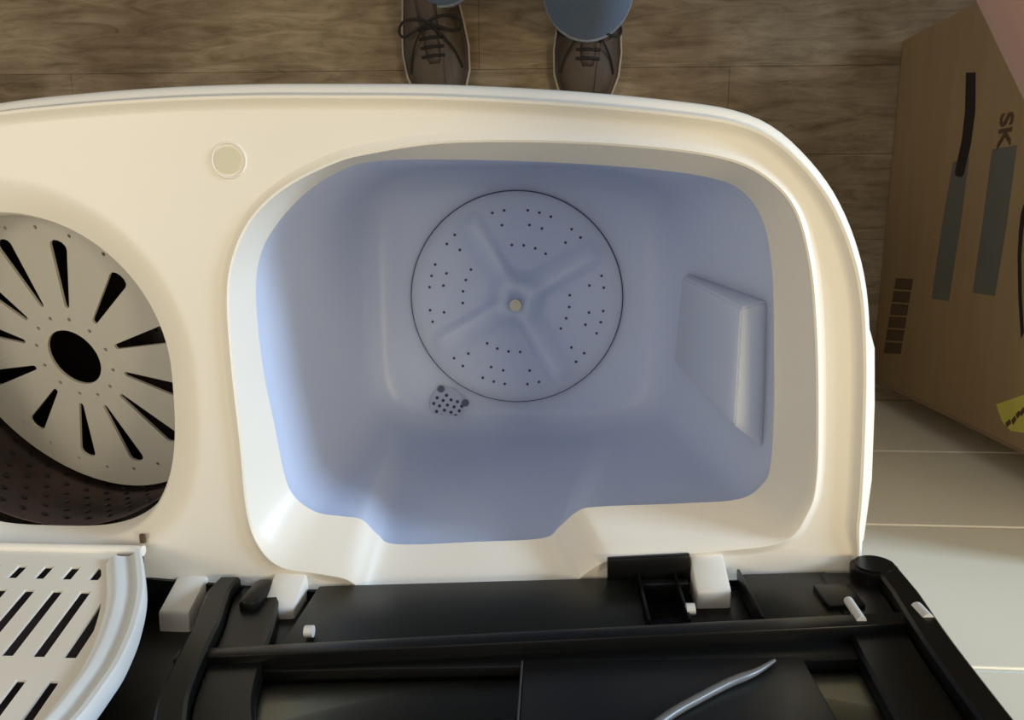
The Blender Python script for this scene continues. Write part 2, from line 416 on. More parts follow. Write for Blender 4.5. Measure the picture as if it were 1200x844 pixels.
# drain grid beside the pulsator
gp = onz(524, 474, ZB)
bm = bmesh.new(); tube(bm, [(gp.x, gp.y, ZB), (gp.x, gp.y, ZB + 0.0015)], 0.023, 32); gr = obj('drain_grid', bm, BLUEP, tub, 30)
dots = [(178,741),(147,749),(193,756),(214,762),(136,768),(167,758),(181,773),(203,779),(155,776),(171,790),(220,792),(193,797),(145,794),(208,808),(161,808),(181,815),(228,777)]
bm = bmesh.new()
for a, b in dots:
    p = onz(460 + a / 2.813, 200 + b / 2.813, ZB + 0.0017); tube(bm, [(p.x, p.y, ZB + 0.001), (p.x, p.y, ZB + 0.0019)], 0.0023, 8)
o = obj('drain_holes', bm, HOLE, gr); o['kind'] = 'stuff'
for a, b in [(160, 720), (240, 766)]:
    p = onz(460 + a / 2.813, 200 + b / 2.813, ZB + 0.002); bm = bmesh.new(); tube(bm, [(p.x, p.y, ZB + 0.001), (p.x, p.y, ZB + 0.003)], 0.0048, 14); obj('screw', bm, BLUED, gr)

# plug on the deck
pg = onz(267, 188, HD); bm = bmesh.new()
tube(bm, [(pg.x, pg.y, HD - 0.004), (pg.x, pg.y, HD + 0.0008)], 0.0108, 28); bmesh.ops.bevel(bm, geom=[e for e in bm.edges if e.verts[0].co.z > HD and e.verts[1].co.z > HD], offset=0.001, segments=2, affect='EDGES')
obj('round_plug', bm, CREAM, M, 40)
bm = bmesh.new(); tube(bm, [(pg.x + 0.001 + cos(2*pi*k/32) * 0.0128, pg.y + sin(2*pi*k/32) * 0.0128, HD + 0.0002) for k in range(32)], 0.0009, 6, closed=True); obj('plug_ring', bm, WHITE, M, 60)

# side grip bulge, right
bm = bmesh.new(); P = []
prof = [(0, 0.780), (0.010, 0.784), (0.013, 0.80), (0.0125, 0.836), (0.009, 0.846), (0.0, 0.850)]
ys = [-0.075, -0.082, -0.095, -0.14, -0.2, -0.25, -0.262, -0.268]; am = [0, 0.5, 0.85, 1, 1, 0.8, 0.4, 0]
def side_x(y):
    pts = [p for p in base if p.x > 0.1]; return min(pts, key=lambda p: abs(p.y - y)).x
rows = [[Vector((side_x(y) - 0.002 + dx * a * 0.7, y, z)) for dx, z in prof] for y, a in zip(ys, am)]
loft(bm, rows, closed=False); obj('side_grip', bm, WHITE, M, 60)

# spin basket
BC = (-0.430, -0.115); BR = 0.150
bm = bmesh.new(); n = 72
def circ(r, z, c=BC, n=72): return [Vector((c[0] + cos(2*pi*k/n) * r, c[1] + sin(2*pi*k/n) * r, z)) for k in range(n)]
Vb = loft(bm, [circ(BR, 0.822), circ(BR - 0.001, 0.70), circ(BR - 0.004, 0.62), circ(BR - 0.012, 0.61)])
bm.faces.new(Vb[-1])
basket = obj('spin_basket', bm, STEEL, M, 40)
md = basket.modifiers.new('thick', 'SOLIDIFY'); md.thickness = 0.0015; md.offset = 1
bm = bmesh.new()
for row in range(12):
    z = 0.808 - row * 0.0155
    for k in range(46):
        a = 2 * pi * (k + 0.5 * (row % 2)) / 46; c, s = cos(a), sin(a); r0 = BR - 0.001
        p = Vector((BC[0] + c * (r0 - 0.0012), BC[1] + s * (r0 - 0.0012), z)); tdir = Vector((-s, c, 0)); nrm = Vector((c, s, 0))
        vs = [p + tdir * 0.0028 * cos(q * pi / 3) + Vector((0, 0, 0.0028 * sin(q * pi / 3))) for q in range(6)]
        prism(bm, vs, nrm * 0.0006)
o = obj('basket_perforations', bm, STEELD, basket); o['kind'] = 'stuff'
bm = bmesh.new()    # spindle cone under the disc
loft(bm, [circ(r, z, BC, 32) for r, z in [(0.05, 0.612), (0.042, 0.63), (0.03, 0.64), (0.014, 0.645), (0.002, 0.646)]]); obj('spindle', bm, STEEL, basket, 50)

# pressing disc leaning in the spin basket
dc = Vector((-0.43489, -0.12143, 0.77924)); dn = Vector((-0.19881, -0.30176, 0.93242)).normalized()
du = Vector((0, 1, 0)).cross(dn).normalized(); dv = dn.cross(du)
def dp(r, a): a = radians(a); return dc + du * (cos(a) * r) + dv * (sin(a) * r)
outer = [dp(0.1435, 360 * k / 96) for k in range(96)]
hl = [[dp(0.0275, 360 * k / 40) for k in range(40)]]
for q in range(12):
    A = 14.6 + 30 * q; L = []
    ro = 0.1095
    mid = math.radians(A); e1 = du * cos(mid) + dv * sin(mid); e2 = -du * sin(mid) + dv * cos(mid)
    for k in range(7): t = radians(-90 + 30 * k); L.append(dc + e1 * (ro + cos(t) * 0.0062) + e2 * (0.0082 * sin(t)))
    for k in range(5): t = radians(90 + 45 * k); L.append(dc + e1 * (0.0535 + cos(t) * 0.0022) + e2 * (0.0024 * sin(t)))
    hl.append(L)
    hl.append([dc + e1 * (0.0397 + 0.0019 * cos(2*pi*k/8)) + e2 * (0.0019 * sin(2*pi*k/8)) for k in range(8)])
for q in range(24):
    A = radians(-141 + 15 * q); e1 = du * cos(A) + dv * sin(A); e2 = -du * sin(A) + dv * cos(A)
    if abs(((q * 15 - 141) - 14.6 + 0) % 30) < 0: continue
    hl.append([dc + e1 * (0.1235 + 0.0018 * cos(2*pi*k/8)) + e2 * (0.0018 * sin(2*pi*k/8)) for k in range(8)])
bm = plate_with_holes(outer, hl, -dn * 0.0025)
disc = thing('pressing_disc', 'off-white slotted round spin cover lying tilted inside the spinner basket', 'spin cover', tuple(dc))
obj('slotted_plate', bm, DISC, disc)

# white hinge arms on the rear of the deck
def arm(name_px, xdir=0.0):
    """front foot of the arm in pixels on the deck, then a sloping front and a flat top"""
    (a, b) = name_px
    L = onz(*a, HD); R = onz(*b, HD); wv = R - L
    prof = [(0, -0.012), (0, 0.0), (-0.014, 0.034), (-0.036, 0.035), (-0.037, 0.016), (-0.026, 0.010), (-0.018, -0.012)]
    bm = bmesh.new(); prism(bm, [L + Vector((0, y, z)) for y, z in prof], wv, 0.0022)
    return bm
for a, b in [((208, 675), (243, 675)), ((322, 671), (360, 671)), ((808, 650), (847, 648))]:
    obj('hinge_arm', arm((a, b)), WHITE, M, 40)
# small dark marks at the corner of the spinner recess
for a in [(166, 632), (165, 657)]:
    p = onz(*a, HD + 0.001); bm = bmesh.new(); box(bm, (p.x - 0.0022, p.y - 0.004, HD - 0.002), (p.x + 0.0022, p.y + 0.004, HD + 0.0012), 0.0008); obj('hinge_slot', bm, INKB, M)
# black rear cover, into which the lids are hinged
bm = bmesh.new()
yl = lambda x: -0.2793 + 0.0593 * (x - 0.0) if x > -0.25 else -0.294
top = [(-0.60, -0.290), (-0.33, -0.292), (-0.25, -0.297), (-0.10, -0.302), (0.10, -0.288), (0.240, -0.281), (0.240, -0.322), (-0.60, -0.327)]
prism(bm, [Vector((x, y, 0.80)) for x, y in top], (0, 0, 0.0655), 0.002)
obj('rear_cover', bm, BLACK, M, 40)
bm = bmesh.new()
prism(bm, [Vector((x, y, 0.855)) for x, y in [(-0.60, -0.3195), (-0.25, -0.3195), (0.235, -0.2915), (0.238, -0.325), (0.23, -0.333), (-0.60, -0.333)]], (0, 0, 0.235), 0.0015)
obj('rear_console', bm, OLIVE, M, 40)

# ------------------------------------------------------------------ black wash lid, standing open
LP = Vector((-0.241, -0.295, 0.87)); LN = Vector((-0.0593, 1, 0)).normalized(); LU = Vector((1, 0.0593, 0)).normalized()
def onl(px, py, d=0.0): return onpl(px, py, LP + LN * d, LN)      # d = in front of the lid plane
lid = thing('wash_lid', 'black tinted lid of the wash tub standing open against the wall', 'lid', (0.0, -0.285, 0.87))
def lbox(name, x0, x1, z0, z1, d0, d1, m, bev=0.0015, parent=None):
    """box in lid coordinates: x along the lid, z up, d out of it"""
    o = Vector((0, -0.295 + 0.241 * 0.0593, 0)); bm = bmesh.new()
    P = [o + LU * x + LN * d0 + Vector((0, 0, z)) for x, z in ((x0, z0), (x1, z0), (x1, z1), (x0, z1))]
    prism(bm, P, LN * (d1 - d0), bev)
    return obj(name, bm, m, parent or lid, 40)
ZT = 1.215
# outline: left side curved, right side straight
lft = [(-0.272, 0.868), (-0.272, 0.888), (-0.266, 0.912), (-0.258, 0.94), (-0.252, 0.97), (-0.244, 1.005), (-0.235, 1.035), (-0.215, 1.08), (-0.195, 1.13), (-0.165, 1.17), (-0.12, 1.20), (-0.06, ZT)]
rgt = [(0.13, ZT), (0.19, 1.20), (0.228, 1.17), (0.240, 1.12), (0.246, 1.045), (0.252, 0.98), (0.260, 0.92), (0.263, 0.874)]
O3 = Vector((0, -0.295 + 0.241 * 0.0593, 0))
def lpt(x, z, d=0): return O3 + LU * x + LN * d + Vector((0, 0, z))
# frame: left, top and right rail as one curved band
Lc = cr_open([Vector((x, z, 0)) for x, z in lft + rgt[:-1]], 6) + [Vector((*rgt[-1], 0))]
def band(w0, w1, d0, d1):
    bm = bmesh.new(); n = len(Lc); rows = []
    for i, p in enumerate(Lc):
        t = (Lc[min(i + 1, n - 1)] - Lc[max(i - 1, 0)]).normalized(); nn = Vector((t.y, -t.x, 0))
        a = p + nn * w0; b = p + nn * w1
        rows.append([lpt(a.x, a.y, d0), lpt(a.x, a.y, d1 - 0.002), lpt(a.x + nn.x * 0.002, a.y + nn.y * 0.002, d1), lpt(b.x - nn.x * 0.002, b.y - nn.y * 0.002, d1), lpt(b.x, b.y, d1 - 0.002), lpt(b.x, b.y, d0)])
    V = loft(bm, rows); bm.faces.new(V[0]); bm.faces.new(V[-1]); return bm
obj('outer_frame', band(0.0, 0.018, -0.018, 0.010), BLACK, lid, 35)
obj('inner_frame', band(0.018, 0.055, -0.018, 0.0), BLACK, lid, 35)
# window and back
win = [Vector((x, z, 0)) for x, z in lft[3:] + rgt[:-1]] + [Vector((0.25, 0.955, 0))]
bm = bmesh.new(); prism(bm, [lpt(p.x + (0.02 if p.x < 0 else -0.02), p.y - (0.02 if p.y > 1.1 else 0), -0.014) for p in win], LN * 0.003)
obj('smoked_window', bm, SMOKE, lid)
# lower band of the lid: flange, compartments, ribs
bm = bmesh.new(); prism(bm, [lpt(-0.255, 0.966, -0.018), lpt(0.245, 0.940, -0.018), lpt(0.245, 0.955, -0.018), lpt(-0.255, 0.978, -0.018)], LN * 0.024, 0.0015)
obj('lower_rail', bm, BLACK, lid, 40)
lbox('lower_rail', -0.235, 0.232, 0.956, 0.979, -0.018, -0.004, BLACK)
lbox('flange', -0.190, 0.068, 0.866, 0.958, -0.012, -0.001, OLIVE)
lbox('hinge_recess', 0.068, 0.118, 0.868, 0.940, -0.020, -0.013, BLACK)
lbox('flange', 0.150, 0.215, 0.866, 0.940, -0.012, -0.001, OLIVE)
lbox('back_plate', -0.262, -0.188, 0.868, 0.966, -0.020, -0.013, BLACK)
lbox('back_plate', 0.105, 0.160, 0.868, 0.940, -0.020, -0.013, BLACK)
for x in (0.068, 0.096, 0.146): lbox('rib', x, x + 0.0022, 0.868, 0.940, -0.012, 0.004, BLACK, 0.0005)
lbox('hinge_bar', 0.069, 0.106, 0.876, 0.884, -0.014, 0.002, BLACK)
bm = bmesh.new(); c4 = [onz(*a, 0.8715) for a in [(712, 656), (809, 651), (809, 684), (712, 684)]]
prism(bm, [Vector((p.x, p.y, 0.8655)) for p in c4], (0, 0, 0.006), 0.001); obj('hinge_cover', bm, BLACK, lid, 40)
lbox('hinge_post', -0.242, -0.226, 0.866, 0.905, -0.012, 0.008, BLACK, 0.005)
bm = bmesh.new(); p = lpt(0.2465, 0.878, 0); tube(bm, [p - LN * 0.018, p + LN * 0.0105], 0.017, 28); bmesh.ops.bevel(bm, geom=[e for e in bm.edges if abs((e.verts[0].co - e.verts[1].co).dot(LN)) < 1e-5], offset=0.003, segments=3, affect='EDGES')
obj('hinge_knob', bm, BLACK, lid, 40)
# dark decorative plate on the window, with a lamp reflection built as a grey strip
xa = onl(612, 784).x; xb = onl(985, 844).x
PLT = lbox('decor_plate', xa, xb, 0.978, 1.17, -0.010, -0.002, BLACKG)
lbox('plate_edge', xa - 0.0012, xa, 0.978, 1.17, -0.010, -0.001, mat('grey plate edge', (0.06, 0.06, 0.055), 0.4, noise=0.1), 0.0003, PLT)
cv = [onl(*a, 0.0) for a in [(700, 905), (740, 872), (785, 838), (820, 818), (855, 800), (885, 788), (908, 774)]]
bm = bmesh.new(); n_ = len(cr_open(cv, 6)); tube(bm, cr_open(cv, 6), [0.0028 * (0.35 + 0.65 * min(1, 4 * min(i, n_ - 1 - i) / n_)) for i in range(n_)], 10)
obj('reflection_streak', bm, mat('grey reflection streak', (0.13, 0.13, 0.12), 0.35, noise=0.1), PLT, 60)
# latch pocket with a white tab, white notch on the outer edge, white hinge pins
lbox('latch_pocket', 0.196, 0.222, 0.893, 0.925, -0.004, 0.003, BLACK)
p0, p1 = onl(994, 704, 0.006), onl(1010, 728, 0.006)
WH = mat('ivory plastic', (0.62, 0.60, 0.54), 0.4, noise=0.05)
bm = bmesh.new(); tube(bm, [p0, p1], 0.0032, 12); obj('latch_tab', bm, WH, lid, 50)
p0, p1 = onl(1074, 712, 0.008), onl(1088, 727, 0.008)
bm = bmesh.new(); tube(bm, [p0, p1], 0.0042, 12); obj('edge_tab', bm, WH, lid, 50)
for a in [(364, 740), (811, 714)]:
    p = onl(*a, 0.004); bm = bmesh.new(); tube(bm, [p - LU * 0.004, p + LU * 0.002], 0.0042, 14); obj('hinge_pin', bm, WH, lid, 50)

# ------------------------------------------------------------------ white slotted spinner lid, standing open
el = radians(81); SN = Vector((0, sin(el), cos(el))); SU = Vector((1, 0, 0)); SV = Vector((0, -cos(el), sin(el)))
SO = Vector((-0.415, -0.262, 0.874))
slid = thing('spinner_lid', 'white slotted lid of the spinner standing open, leaning back on the wall', 'lid', tuple(SO))
def spt(u, v, d=0): return SO + SU * u + SV * v + SN * d
def onsl(px, py):
    q = onpl(px, py, SO, SN) - SO; return (q.dot(SU), q.dot(SV))
rim_r = [onsl(*a) for a in [(166, 648), (170, 690), (163, 730), (150, 765), (130, 800), (100, 844)]]
rim_r = [p for p in rim_r if p[1] < 0.150]
rr_ = rim_r + [(0.138, 0.185), (0.112, 0.218), (0.07, 0.240)]
outl = rr_ + [(0, 0.248)] + [(-u, v) for u, v in reversed(rr_)]
oc = cr_open([Vector((u, v, 0)) for u, v in outl], 6)
def inset(L, d):
    out = []; n = len(L)
    for i, p in enumerate(L):
        t = (L[min(i + 1, n - 1)] - L[max(i - 1, 0)]).normalized(); out.append(p + Vector((-t.y, t.x, 0)) * d)
    return out
rows = [[spt(p.x, p.y, d) for p in inset(oc, i)] for i, d in [(0, -0.010), (0, 0.002), (0.001, 0.004), (0.0045, 0.004), (0.0055, 0.001), (0.009, 0.0), (0.0135, 0.0012), (0.0175, 0.0035), (0.020, 0.0035), (0.024, 0.0005), (0.026, -0.002)]]
bm = bmesh.new(); loft(bm, rows, closed=False)
SLW = mat('cool white plastic', (0.74, 0.77, 0.77), 0.35, noise=0.02, nscale=5)
obj('rim', bm, SLW, slid, 40)
innr = [p for p in inset(oc, 0.0255)]
innr[0].y = innr[-1].y = 0.0005
Z3 = lambda a, b: onsl(a / 3.458, 600 + b / 3.458)
s_raw = [[(128,270),(160,270),(207,218),(175,218)], [(247,265),(278,265),(322,214),(292,214)],
         [(0-92,585),(-54,585),(151,320),(113,320)] , [(0,580),(38,580),(243,315),(205,315)], [(130,578),(170,578),(363,312),(330,312)]]
r1 = [Z3(*p) for p in s_raw[1]]; r0_ = [Z3(*p) for p in s_raw[0]]; r2 = [Z3(*p) for p in s_raw[4]]; r2b = [Z3(*p) for p in s_raw[3]]
step1 = (r1[0][0] - r0_[0][0]); step2 = step1
def widen(q, k=1.35):
    out = []
    for i in (0, 2):
        a, b = q[i], q[i + 1]; m = (a[0] + b[0]) / 2; out += [(m + (a[0] - m) * k, a[1]), (m + (b[0] - m) * k, b[1])]
    return out
r1, r2 = widen(r1), widen(r2)
hs = []
lim_poly = [(p.x, p.y) for p in inset(oc, 0.0295)]
def clip_slot(poly):
    """keep the slot inside the convex plate outline"""
    L = lim_poly if sum(lim_poly[i - 1][0] * lim_poly[i][1] - lim_poly[i][0] * lim_poly[i - 1][1] for i in range(len(lim_poly))) > 0 else lim_poly[::-1]
    q = list(poly)
    for i in range(len(L)):
        (ax, ay), (bx_, by_) = L[i - 1], L[i]
        if abs(ax - bx_) + abs(ay - by_) < 1e-6 or (ay < 0.02 and by_ < 0.02): continue
        f = lambda p: (bx_ - ax) * (p[1] - ay) - (by_ - ay) * (p[0] - ax)
        o_ = []
        for k in range(len(q)):
            a, b = q[k - 1], q[k]; fa, fb = f(a), f(b)
            if (fa >= 0) != (fb >= 0): t = fa / (fa - fb); o_.append((a[0] + (b[0] - a[0]) * t, a[1] + (b[1] - a[1]) * t))
            if fb >= 0: o_.append(b)
        q = o_
        if len(q) < 3: return None
    ar = abs(sum(q[k - 1][0] * q[k][1] - q[k][0] * q[k - 1][1] for k in range(len(q)))) / 2
    q = [p for k, p in enumerate(q) if math.hypot(p[0] - q[k - 1][0], p[1] - q[k - 1][1]) > 3e-4]
    return q if ar > 4e-5 and len(q) > 2 else None
for k in range(-7, 3):
    for base_, vo in ((r1, 0), (r2, 0)):
        q = clip_slot([(u + step1 * k, v + vo) for u, v in base_])
        if q: hs.append(q)
v30 = Z3(80, 844)[1]; v31 = Z3(200, 680)[1]
r3 = [Z3(-20, 985), Z3(20, 985), Z3(235, 675), Z3(200, 677)]
vlow = max(v for u, v in r3); vhi_top = min(v for u, v in r3)
r3 = [(r3[0][0], vlow), (r3[1][0], vlow), (r3[2][0], vhi_top), (r3[3][0], vhi_top)]
r3 = widen(r3)
for k in range(-7, 3):
    q = clip_slot([(u + step1 * k, v) for u, v in r3])
    if q: hs.append(q)
hs = [[spt(u, v, -0.002) for u, v in q] for q in hs]
bm = plate_with_holes([spt(p.x, p.y, -0.002) for p in innr], hs, -SN * 0.0022)
obj('slotted_plate', bm, WHITE, slid)
bm = bmesh.new(); a, b = rim_r[0][0], -rim_r[0][0]
tube(bm, [spt(b + 0.002, -0.002, -0.002), spt(a - 0.002, -0.002, -0.002)], 0.0045, 10); obj('hinge_bar', bm, WHITE, slid, 50)
# dark backing of the lid's drain well
bm = bmesh.new(); prism(bm, [spt(p.x * 0.98, 0.004 + p.y * 0.97, -0.016) for p in innr], -SN * 0.002)
obj('lid_back', bm, mat('dark lid back', (0.035, 0.025, 0.03), 0.6, noise=0.1), slid)

# ------------------------------------------------------------------ cardboard box
BX = 0.605; BY0, BY1 = -0.293, 0.313; BH = 0.74
cb = thing('cardboard_box', 'tall brown cardboard box with grey bars and yellow label right of the washing machine', 'box', (0.83, 0.01, 0))
bm = bmesh.new(); box(bm, (BX, BY0, 0.001), (BX + 0.46, BY1, BH), 0.004); obj('carton', bm, CARD, cb, 30)
bm = bmesh.new(); box(bm, (BX + 0.003, BY0 + 0.003, BH), (BX + 0.228, BY1 - 0.003, BH + 0.004), 0.001); obj('top_flap', bm, CARD, cb)
bm = bmesh.new(); box(bm, (BX + 0.232, BY0 + 0.003, BH), (BX + 0.457, BY1 - 0.003, BH + 0.004), 0.001); obj('top_flap', bm, CARD, cb)
def onb(px, py, off=0.0): p = onpl(px, py, (BX - off, 0, 0), (1, 0, 0)); return p
def decal(name, pix, m, th=0.0006, bev=0):
    bm = bmesh.new(); prism(bm, [onb(*p) + Vector((0.0001, 0, 0)) for p in pix], (-th, 0, 0)); return obj(name, bm, m, cb)
decal('printed_bar', [(1117, 190), (1136, 184), (1126, 262), (1112, 353), (1092, 350), (1104, 265)], TAPE)
decal('printed_bar', [(1163, 175), (1192, 170), (1180, 262), (1166, 347), (1140, 343), (1152, 260)], TAPE)
decal('black_strip', [(1133, 85), (1143.5, 85), (1143, 130), (1138, 168), (1130, 204), (1127, 208), (1121, 206), (1120, 202), (1128, 165), (1132, 130)], INK, 0.0015)
decal('black_line', [(1193, 300), (1194.5, 272), (1197, 250), (1200, 240), (1204, 236), (1199, 272), (1197, 300), (1197.5, 345), (1200, 390), (1197, 396), (1194, 350)], INK, 0.0008)
decal('yellow_label', [(1168, 474), (1200, 463), (1215, 452), (1240, 470), (1235, 500), (1205, 508), (1185, 505), (1175, 494)], YELLOW, 0.0009)
for i, (a, b) in enumerate([((1179, 499), (1184, 494)), ((1186, 496), (1190, 490)), ((1191, 489), (1195, 484)), ((1196, 486), (1200, 480)), ((1202, 482), (1206, 476))]):
    decal('label_print', [(a[0], a[1] - 3), (b[0], b[1] - 3), (b[0] + 2, b[1] + 2), (a[0] + 2, a[1] + 2)], INKB, 0.0012)
for i in range(6):
    y0 = 326 + i * 15; dx = -i * 2.5
    decal('small_print', [(1050 + dx, y0), (1070 + dx, y0 + 1), (1068 + dx, y0 + 14), (1048 + dx, y0 + 13)], INKB, 0.0005)
fc = bpy.data.curves.new('lettering', 'FONT'); fc.body = 'SK'; fc.size = 0.041; fc.extrude = 0.0004; fc.offset = 0.0008
fc.materials.append(INKB)
lt = bpy.data.objects.new('lettering', fc); COL.objects.link(lt)
pp = onb(1174, 133)
# text x runs towards the wall (-y), text top points up (+z)
lt.matrix_world = Matrix.Translation((BX - 0.0008, pp.y, pp.z)) @ Matrix(((0, 0, -1, 0), (-1, 0, 0, 0), (0, 1, 0, 0), (0, 0, 0, 1)))
bpy.context.view_layer.update()
lm = bpy.data.meshes.new_from_object(lt.evaluated_get(bpy.context.evaluated_depsgraph_get())); lm.transform(lt.matrix_world); bpy.data.objects.remove(lt)
obj('lettering', lm, INKB, cb)
# dark bottom and corner edges of the carton
bm = bmesh.new(); tube(bm, [(BX + 0.001, BY0 + 0.001, 0.002), (BX + 0.001, BY0 + 0.001, BH)], 0.003, 8); obj('corner_edge', bm, CARDD, cb, 40)

# ------------------------------------------------------------------ person
def skin_mesh(name, joints, bones, m, parent, lv=2, root=0):
    """joints: name -> (pos, radius)"""
    me = bpy.data.meshes.new(name); keys = list(joints)
    me.from_pydata([joints[k][0] for k in keys], [(keys.index(a), keys.index(b)) for a, b in bones], [])
    o = bpy.data.objects.new(name, me); COL.objects.link(o); me.materials.append(m)
    md = o.modifiers.new('skin', 'SKIN'); md.use_smooth_shade = True
    for i, k in enumerate(keys):
        r_ = joints[k][1]; r_ = (r_, r_) if not isinstance(r_, tuple) else r_
        me.skin_vertices[0].data[i].radius = r_
        me.skin_vertices[0].data[i].use_root = (i == root)
    sub(o, lv)
    if parent: o.parent = parent; o.matrix_parent_inverse = Matrix.Translation(-parent.location)
    return o
person = thing('person', 'person in blue jeans and dark lace-up shoes standing in front of the machine', 'person', (-0.08, 0.45, 0))
LX, RX = 0.052, -0.196      # left and right foot (the person faces the machine)
RY = 0.058                  # the right foot is set a little further back
J = {'pelvis': ((-0.08, 0.52, 0.93), (0.13, 0.10)), 'belly': ((-0.08, 0.53, 1.07), (0.125, 0.095)), 'chest': ((-0.08, 0.53, 1.27), (0.15, 0.10)),
     'neck0': ((-0.08, 0.52, 1.43), 0.065), 'neck1': ((-0.08, 0.50, 1.50), 0.052), 'head0': ((-0.08, 0.48, 1.58), (0.072, 0.082)), 'head1': ((-0.08, 0.485, 1.66), (0.078, 0.092)), 'head2': ((-0.08, 0.49, 1.72), (0.055, 0.065)),
     'hipL': ((0.01, 0.52, 0.86), 0.085), 'kneeL': ((0.045, 0.44, 0.49), 0.052), 'calfL': ((0.05, 0.44, 0.33), 0.050), 'ankL': ((LX, 0.425, 0.11), 0.030), 'heelL': ((LX, 0.42, 0.055), 0.024), 'toeL': ((LX + 0.004, 0.33, 0.040), 0.018),
     'hipR': ((-0.17, 0.53, 0.86), 0.085), 'kneeR': ((-0.19, 0.48, 0.49), 0.052), 'calfR': ((-0.195, 0.48, 0.33), 0.050), 'ankR': ((RX - 0.012, 0.465, 0.11), 0.030), 'heelR': ((RX - 0.024, 0.45, 0.055), 0.024), 'toeR': ((RX - 0.026, 0.36, 0.040), 0.018),
     'shL': ((0.09, 0.52, 1.37), 0.058), 'elL': ((0.055, 0.31, 1.15), 0.042), 'foL': ((0.100, 0.232, 1.14), 0.042), 'wrL': ((0.217, 0.054, 1.11), 0.034), 'paL': ((0.258, -0.010, 1.105), (0.036, 0.017)),
     'shR': ((-0.25, 0.52, 1.37), 0.058), 'elR': ((-0.33, 0.33, 1.20), 0.040), 'foR': ((-0.29, 0.26, 1.28), 0.038), 'wrR': ((-0.15, 0.13, 1.46), 0.027), 'paR': ((-0.105, 0.09, 1.50), (0.034, 0.017))}
BN = [('pelvis', 'belly'), ('belly', 'chest'), ('chest', 'neck0'), ('neck0', 'neck1'), ('neck1', 'head0'), ('head0', 'head1'), ('head1', 'head2')]
for s in 'LR': BN += [('pelvis', 'hip' + s), ('hip' + s, 'knee' + s), ('knee' + s, 'calf' + s), ('calf' + s, 'ank' + s), ('ank' + s, 'heel' + s), ('heel' + s, 'toe' + s), ('chest', 'sh' + s), ('sh' + s, 'el' + s), ('el' + s, 'fo' + s), ('fo' + s, 'wr' + s), ('wr' + s, 'pa' + s)]
for s in 'LR':    # fingers: four unequal chains and a thumb from the side of the palm
    pa = Vector(J['pa' + s][0]); fw = (pa - Vector(J['wr' + s][0])).normalized(); sd = fw.cross(Vector((0, 0, 1))).normalized(); dnv = sd.cross(fw) * -1
    for i, ln in enumerate((0.060, 0.072, 0.078, 0.068)):
        off = sd * (-0.03 + 0.019 * i); q0 = pa + fw * 0.035 + off; q1 = q0 + fw * ln * 0.5; q2 = q1 + fw * ln * 0.4 - Vector((0, 0, 1)) * ln * 0.35
        for nm, q, rad in (('a', q0, 0.0095), ('b', q1, 0.0088), ('c', q2, 0.0075)): J['f%d%s%s' % (i, nm, s)] = (tuple(q), rad)
        BN += [('pa' + s, 'f%da%s' % (i, s)), ('f%da%s' % (i, s), 'f%db%s' % (i, s)), ('f%db%s' % (i, s), 'f%dc%s' % (i, s))]
    q0 = pa + sd * 0.040 + fw * 0.005; q1 = q0 + sd * 0.018 + fw * 0.032
    J['ta' + s] = (tuple(q0), 0.011); J['tb' + s] = (tuple(q1), 0.009); BN += [('pa' + s, 'ta' + s), ('ta' + s, 'tb' + s)]
bodyp = skin_mesh('body', J, BN, SKIN, person)
# clothing
bm = bmesh.new()
def pipe(st, n=28):
    V = loft(bm, [[Vector((x + cos(2*pi*k/n) * a, y + sin(2*pi*k/n) * b, z)) for k in range(n)] for x, y, z, a, b in st]); return V
for fx, fy in ((LX, 0), (RX, RY)):
    sx = 1 if fx > -0.08 else -1
    pipe([(fx, 0.380 + fy, 0.072, 0.071, 0.078), (fx, 0.380 + fy, 0.069, 0.074, 0.080), (fx, 0.382 + fy, 0.078, 0.075, 0.081), (fx, 0.386 + fy, 0.10, 0.074, 0.080), (fx, 0.395 + fy, 0.16, 0.075, 0.080), (fx, 0.40 + fy, 0.30, 0.080, 0.083), (fx - sx * 0.003, 0.41 + fy, 0.40, 0.080, 0.080), (fx - sx * 0.01, 0.42 + fy * 0.8, 0.50, 0.082, 0.082),
          (fx - sx * 0.02, 0.46 + fy * 0.5, 0.65, 0.092, 0.095), (-0.08 + sx * 0.09, 0.51, 0.82, 0.098, 0.115), (-0.08 + sx * 0.075, 0.52, 0.90, 0.09, 0.118)])
V = pipe([(-0.08, 0.52, 0.84, 0.02, 0.02), (-0.08, 0.52, 0.845, 0.15, 0.11), (-0.08, 0.52, 0.90, 0.178, 0.130), (-0.08, 0.525, 0.98, 0.168, 0.125), (-0.08, 0.53, 1.04, 0.150, 0.118)])
obj('jeans', bm, JEANS, person, 70)
K = {'c': ((-0.08, 0.53, 1.27), (0.172, 0.118)), 'b': ((-0.08, 0.53, 1.08), (0.152, 0.118)), 'h': ((-0.08, 0.525, 0.94), (0.160, 0.128)), 'n': ((-0.08, 0.52, 1.42), 0.085),
     'sL': ((0.09, 0.52, 1.37), 0.074), 'eL': ((0.078, 0.43, 1.27), 0.062), 'sR': ((-0.25, 0.52, 1.37), 0.074), 'eR': ((-0.30, 0.43, 1.285), 0.062)}
skin_mesh('shirt', K, [('c', 'b'), ('b', 'h'), ('c', 'n'), ('c', 'sL'), ('sL', 'eL'), ('c', 'sR'), ('sR', 'eR')], SHIRT, person)
def ell(name, c, r, m, parent, seg=20, cut=None):
    bm = bmesh.new(); bmesh.ops.create_uvsphere(bm, u_segments=seg, v_segments=seg // 2, radius=1)
    if cut: bmesh.ops.delete(bm, geom=[v for v in bm.verts if cut(v.co)], context='VERTS')
    for v in bm.verts: v.co = Vector(c) + Vector((v.co.x * r[0], v.co.y * r[1], v.co.z * r[2]))
    return obj(name, bm, m, parent, 80)
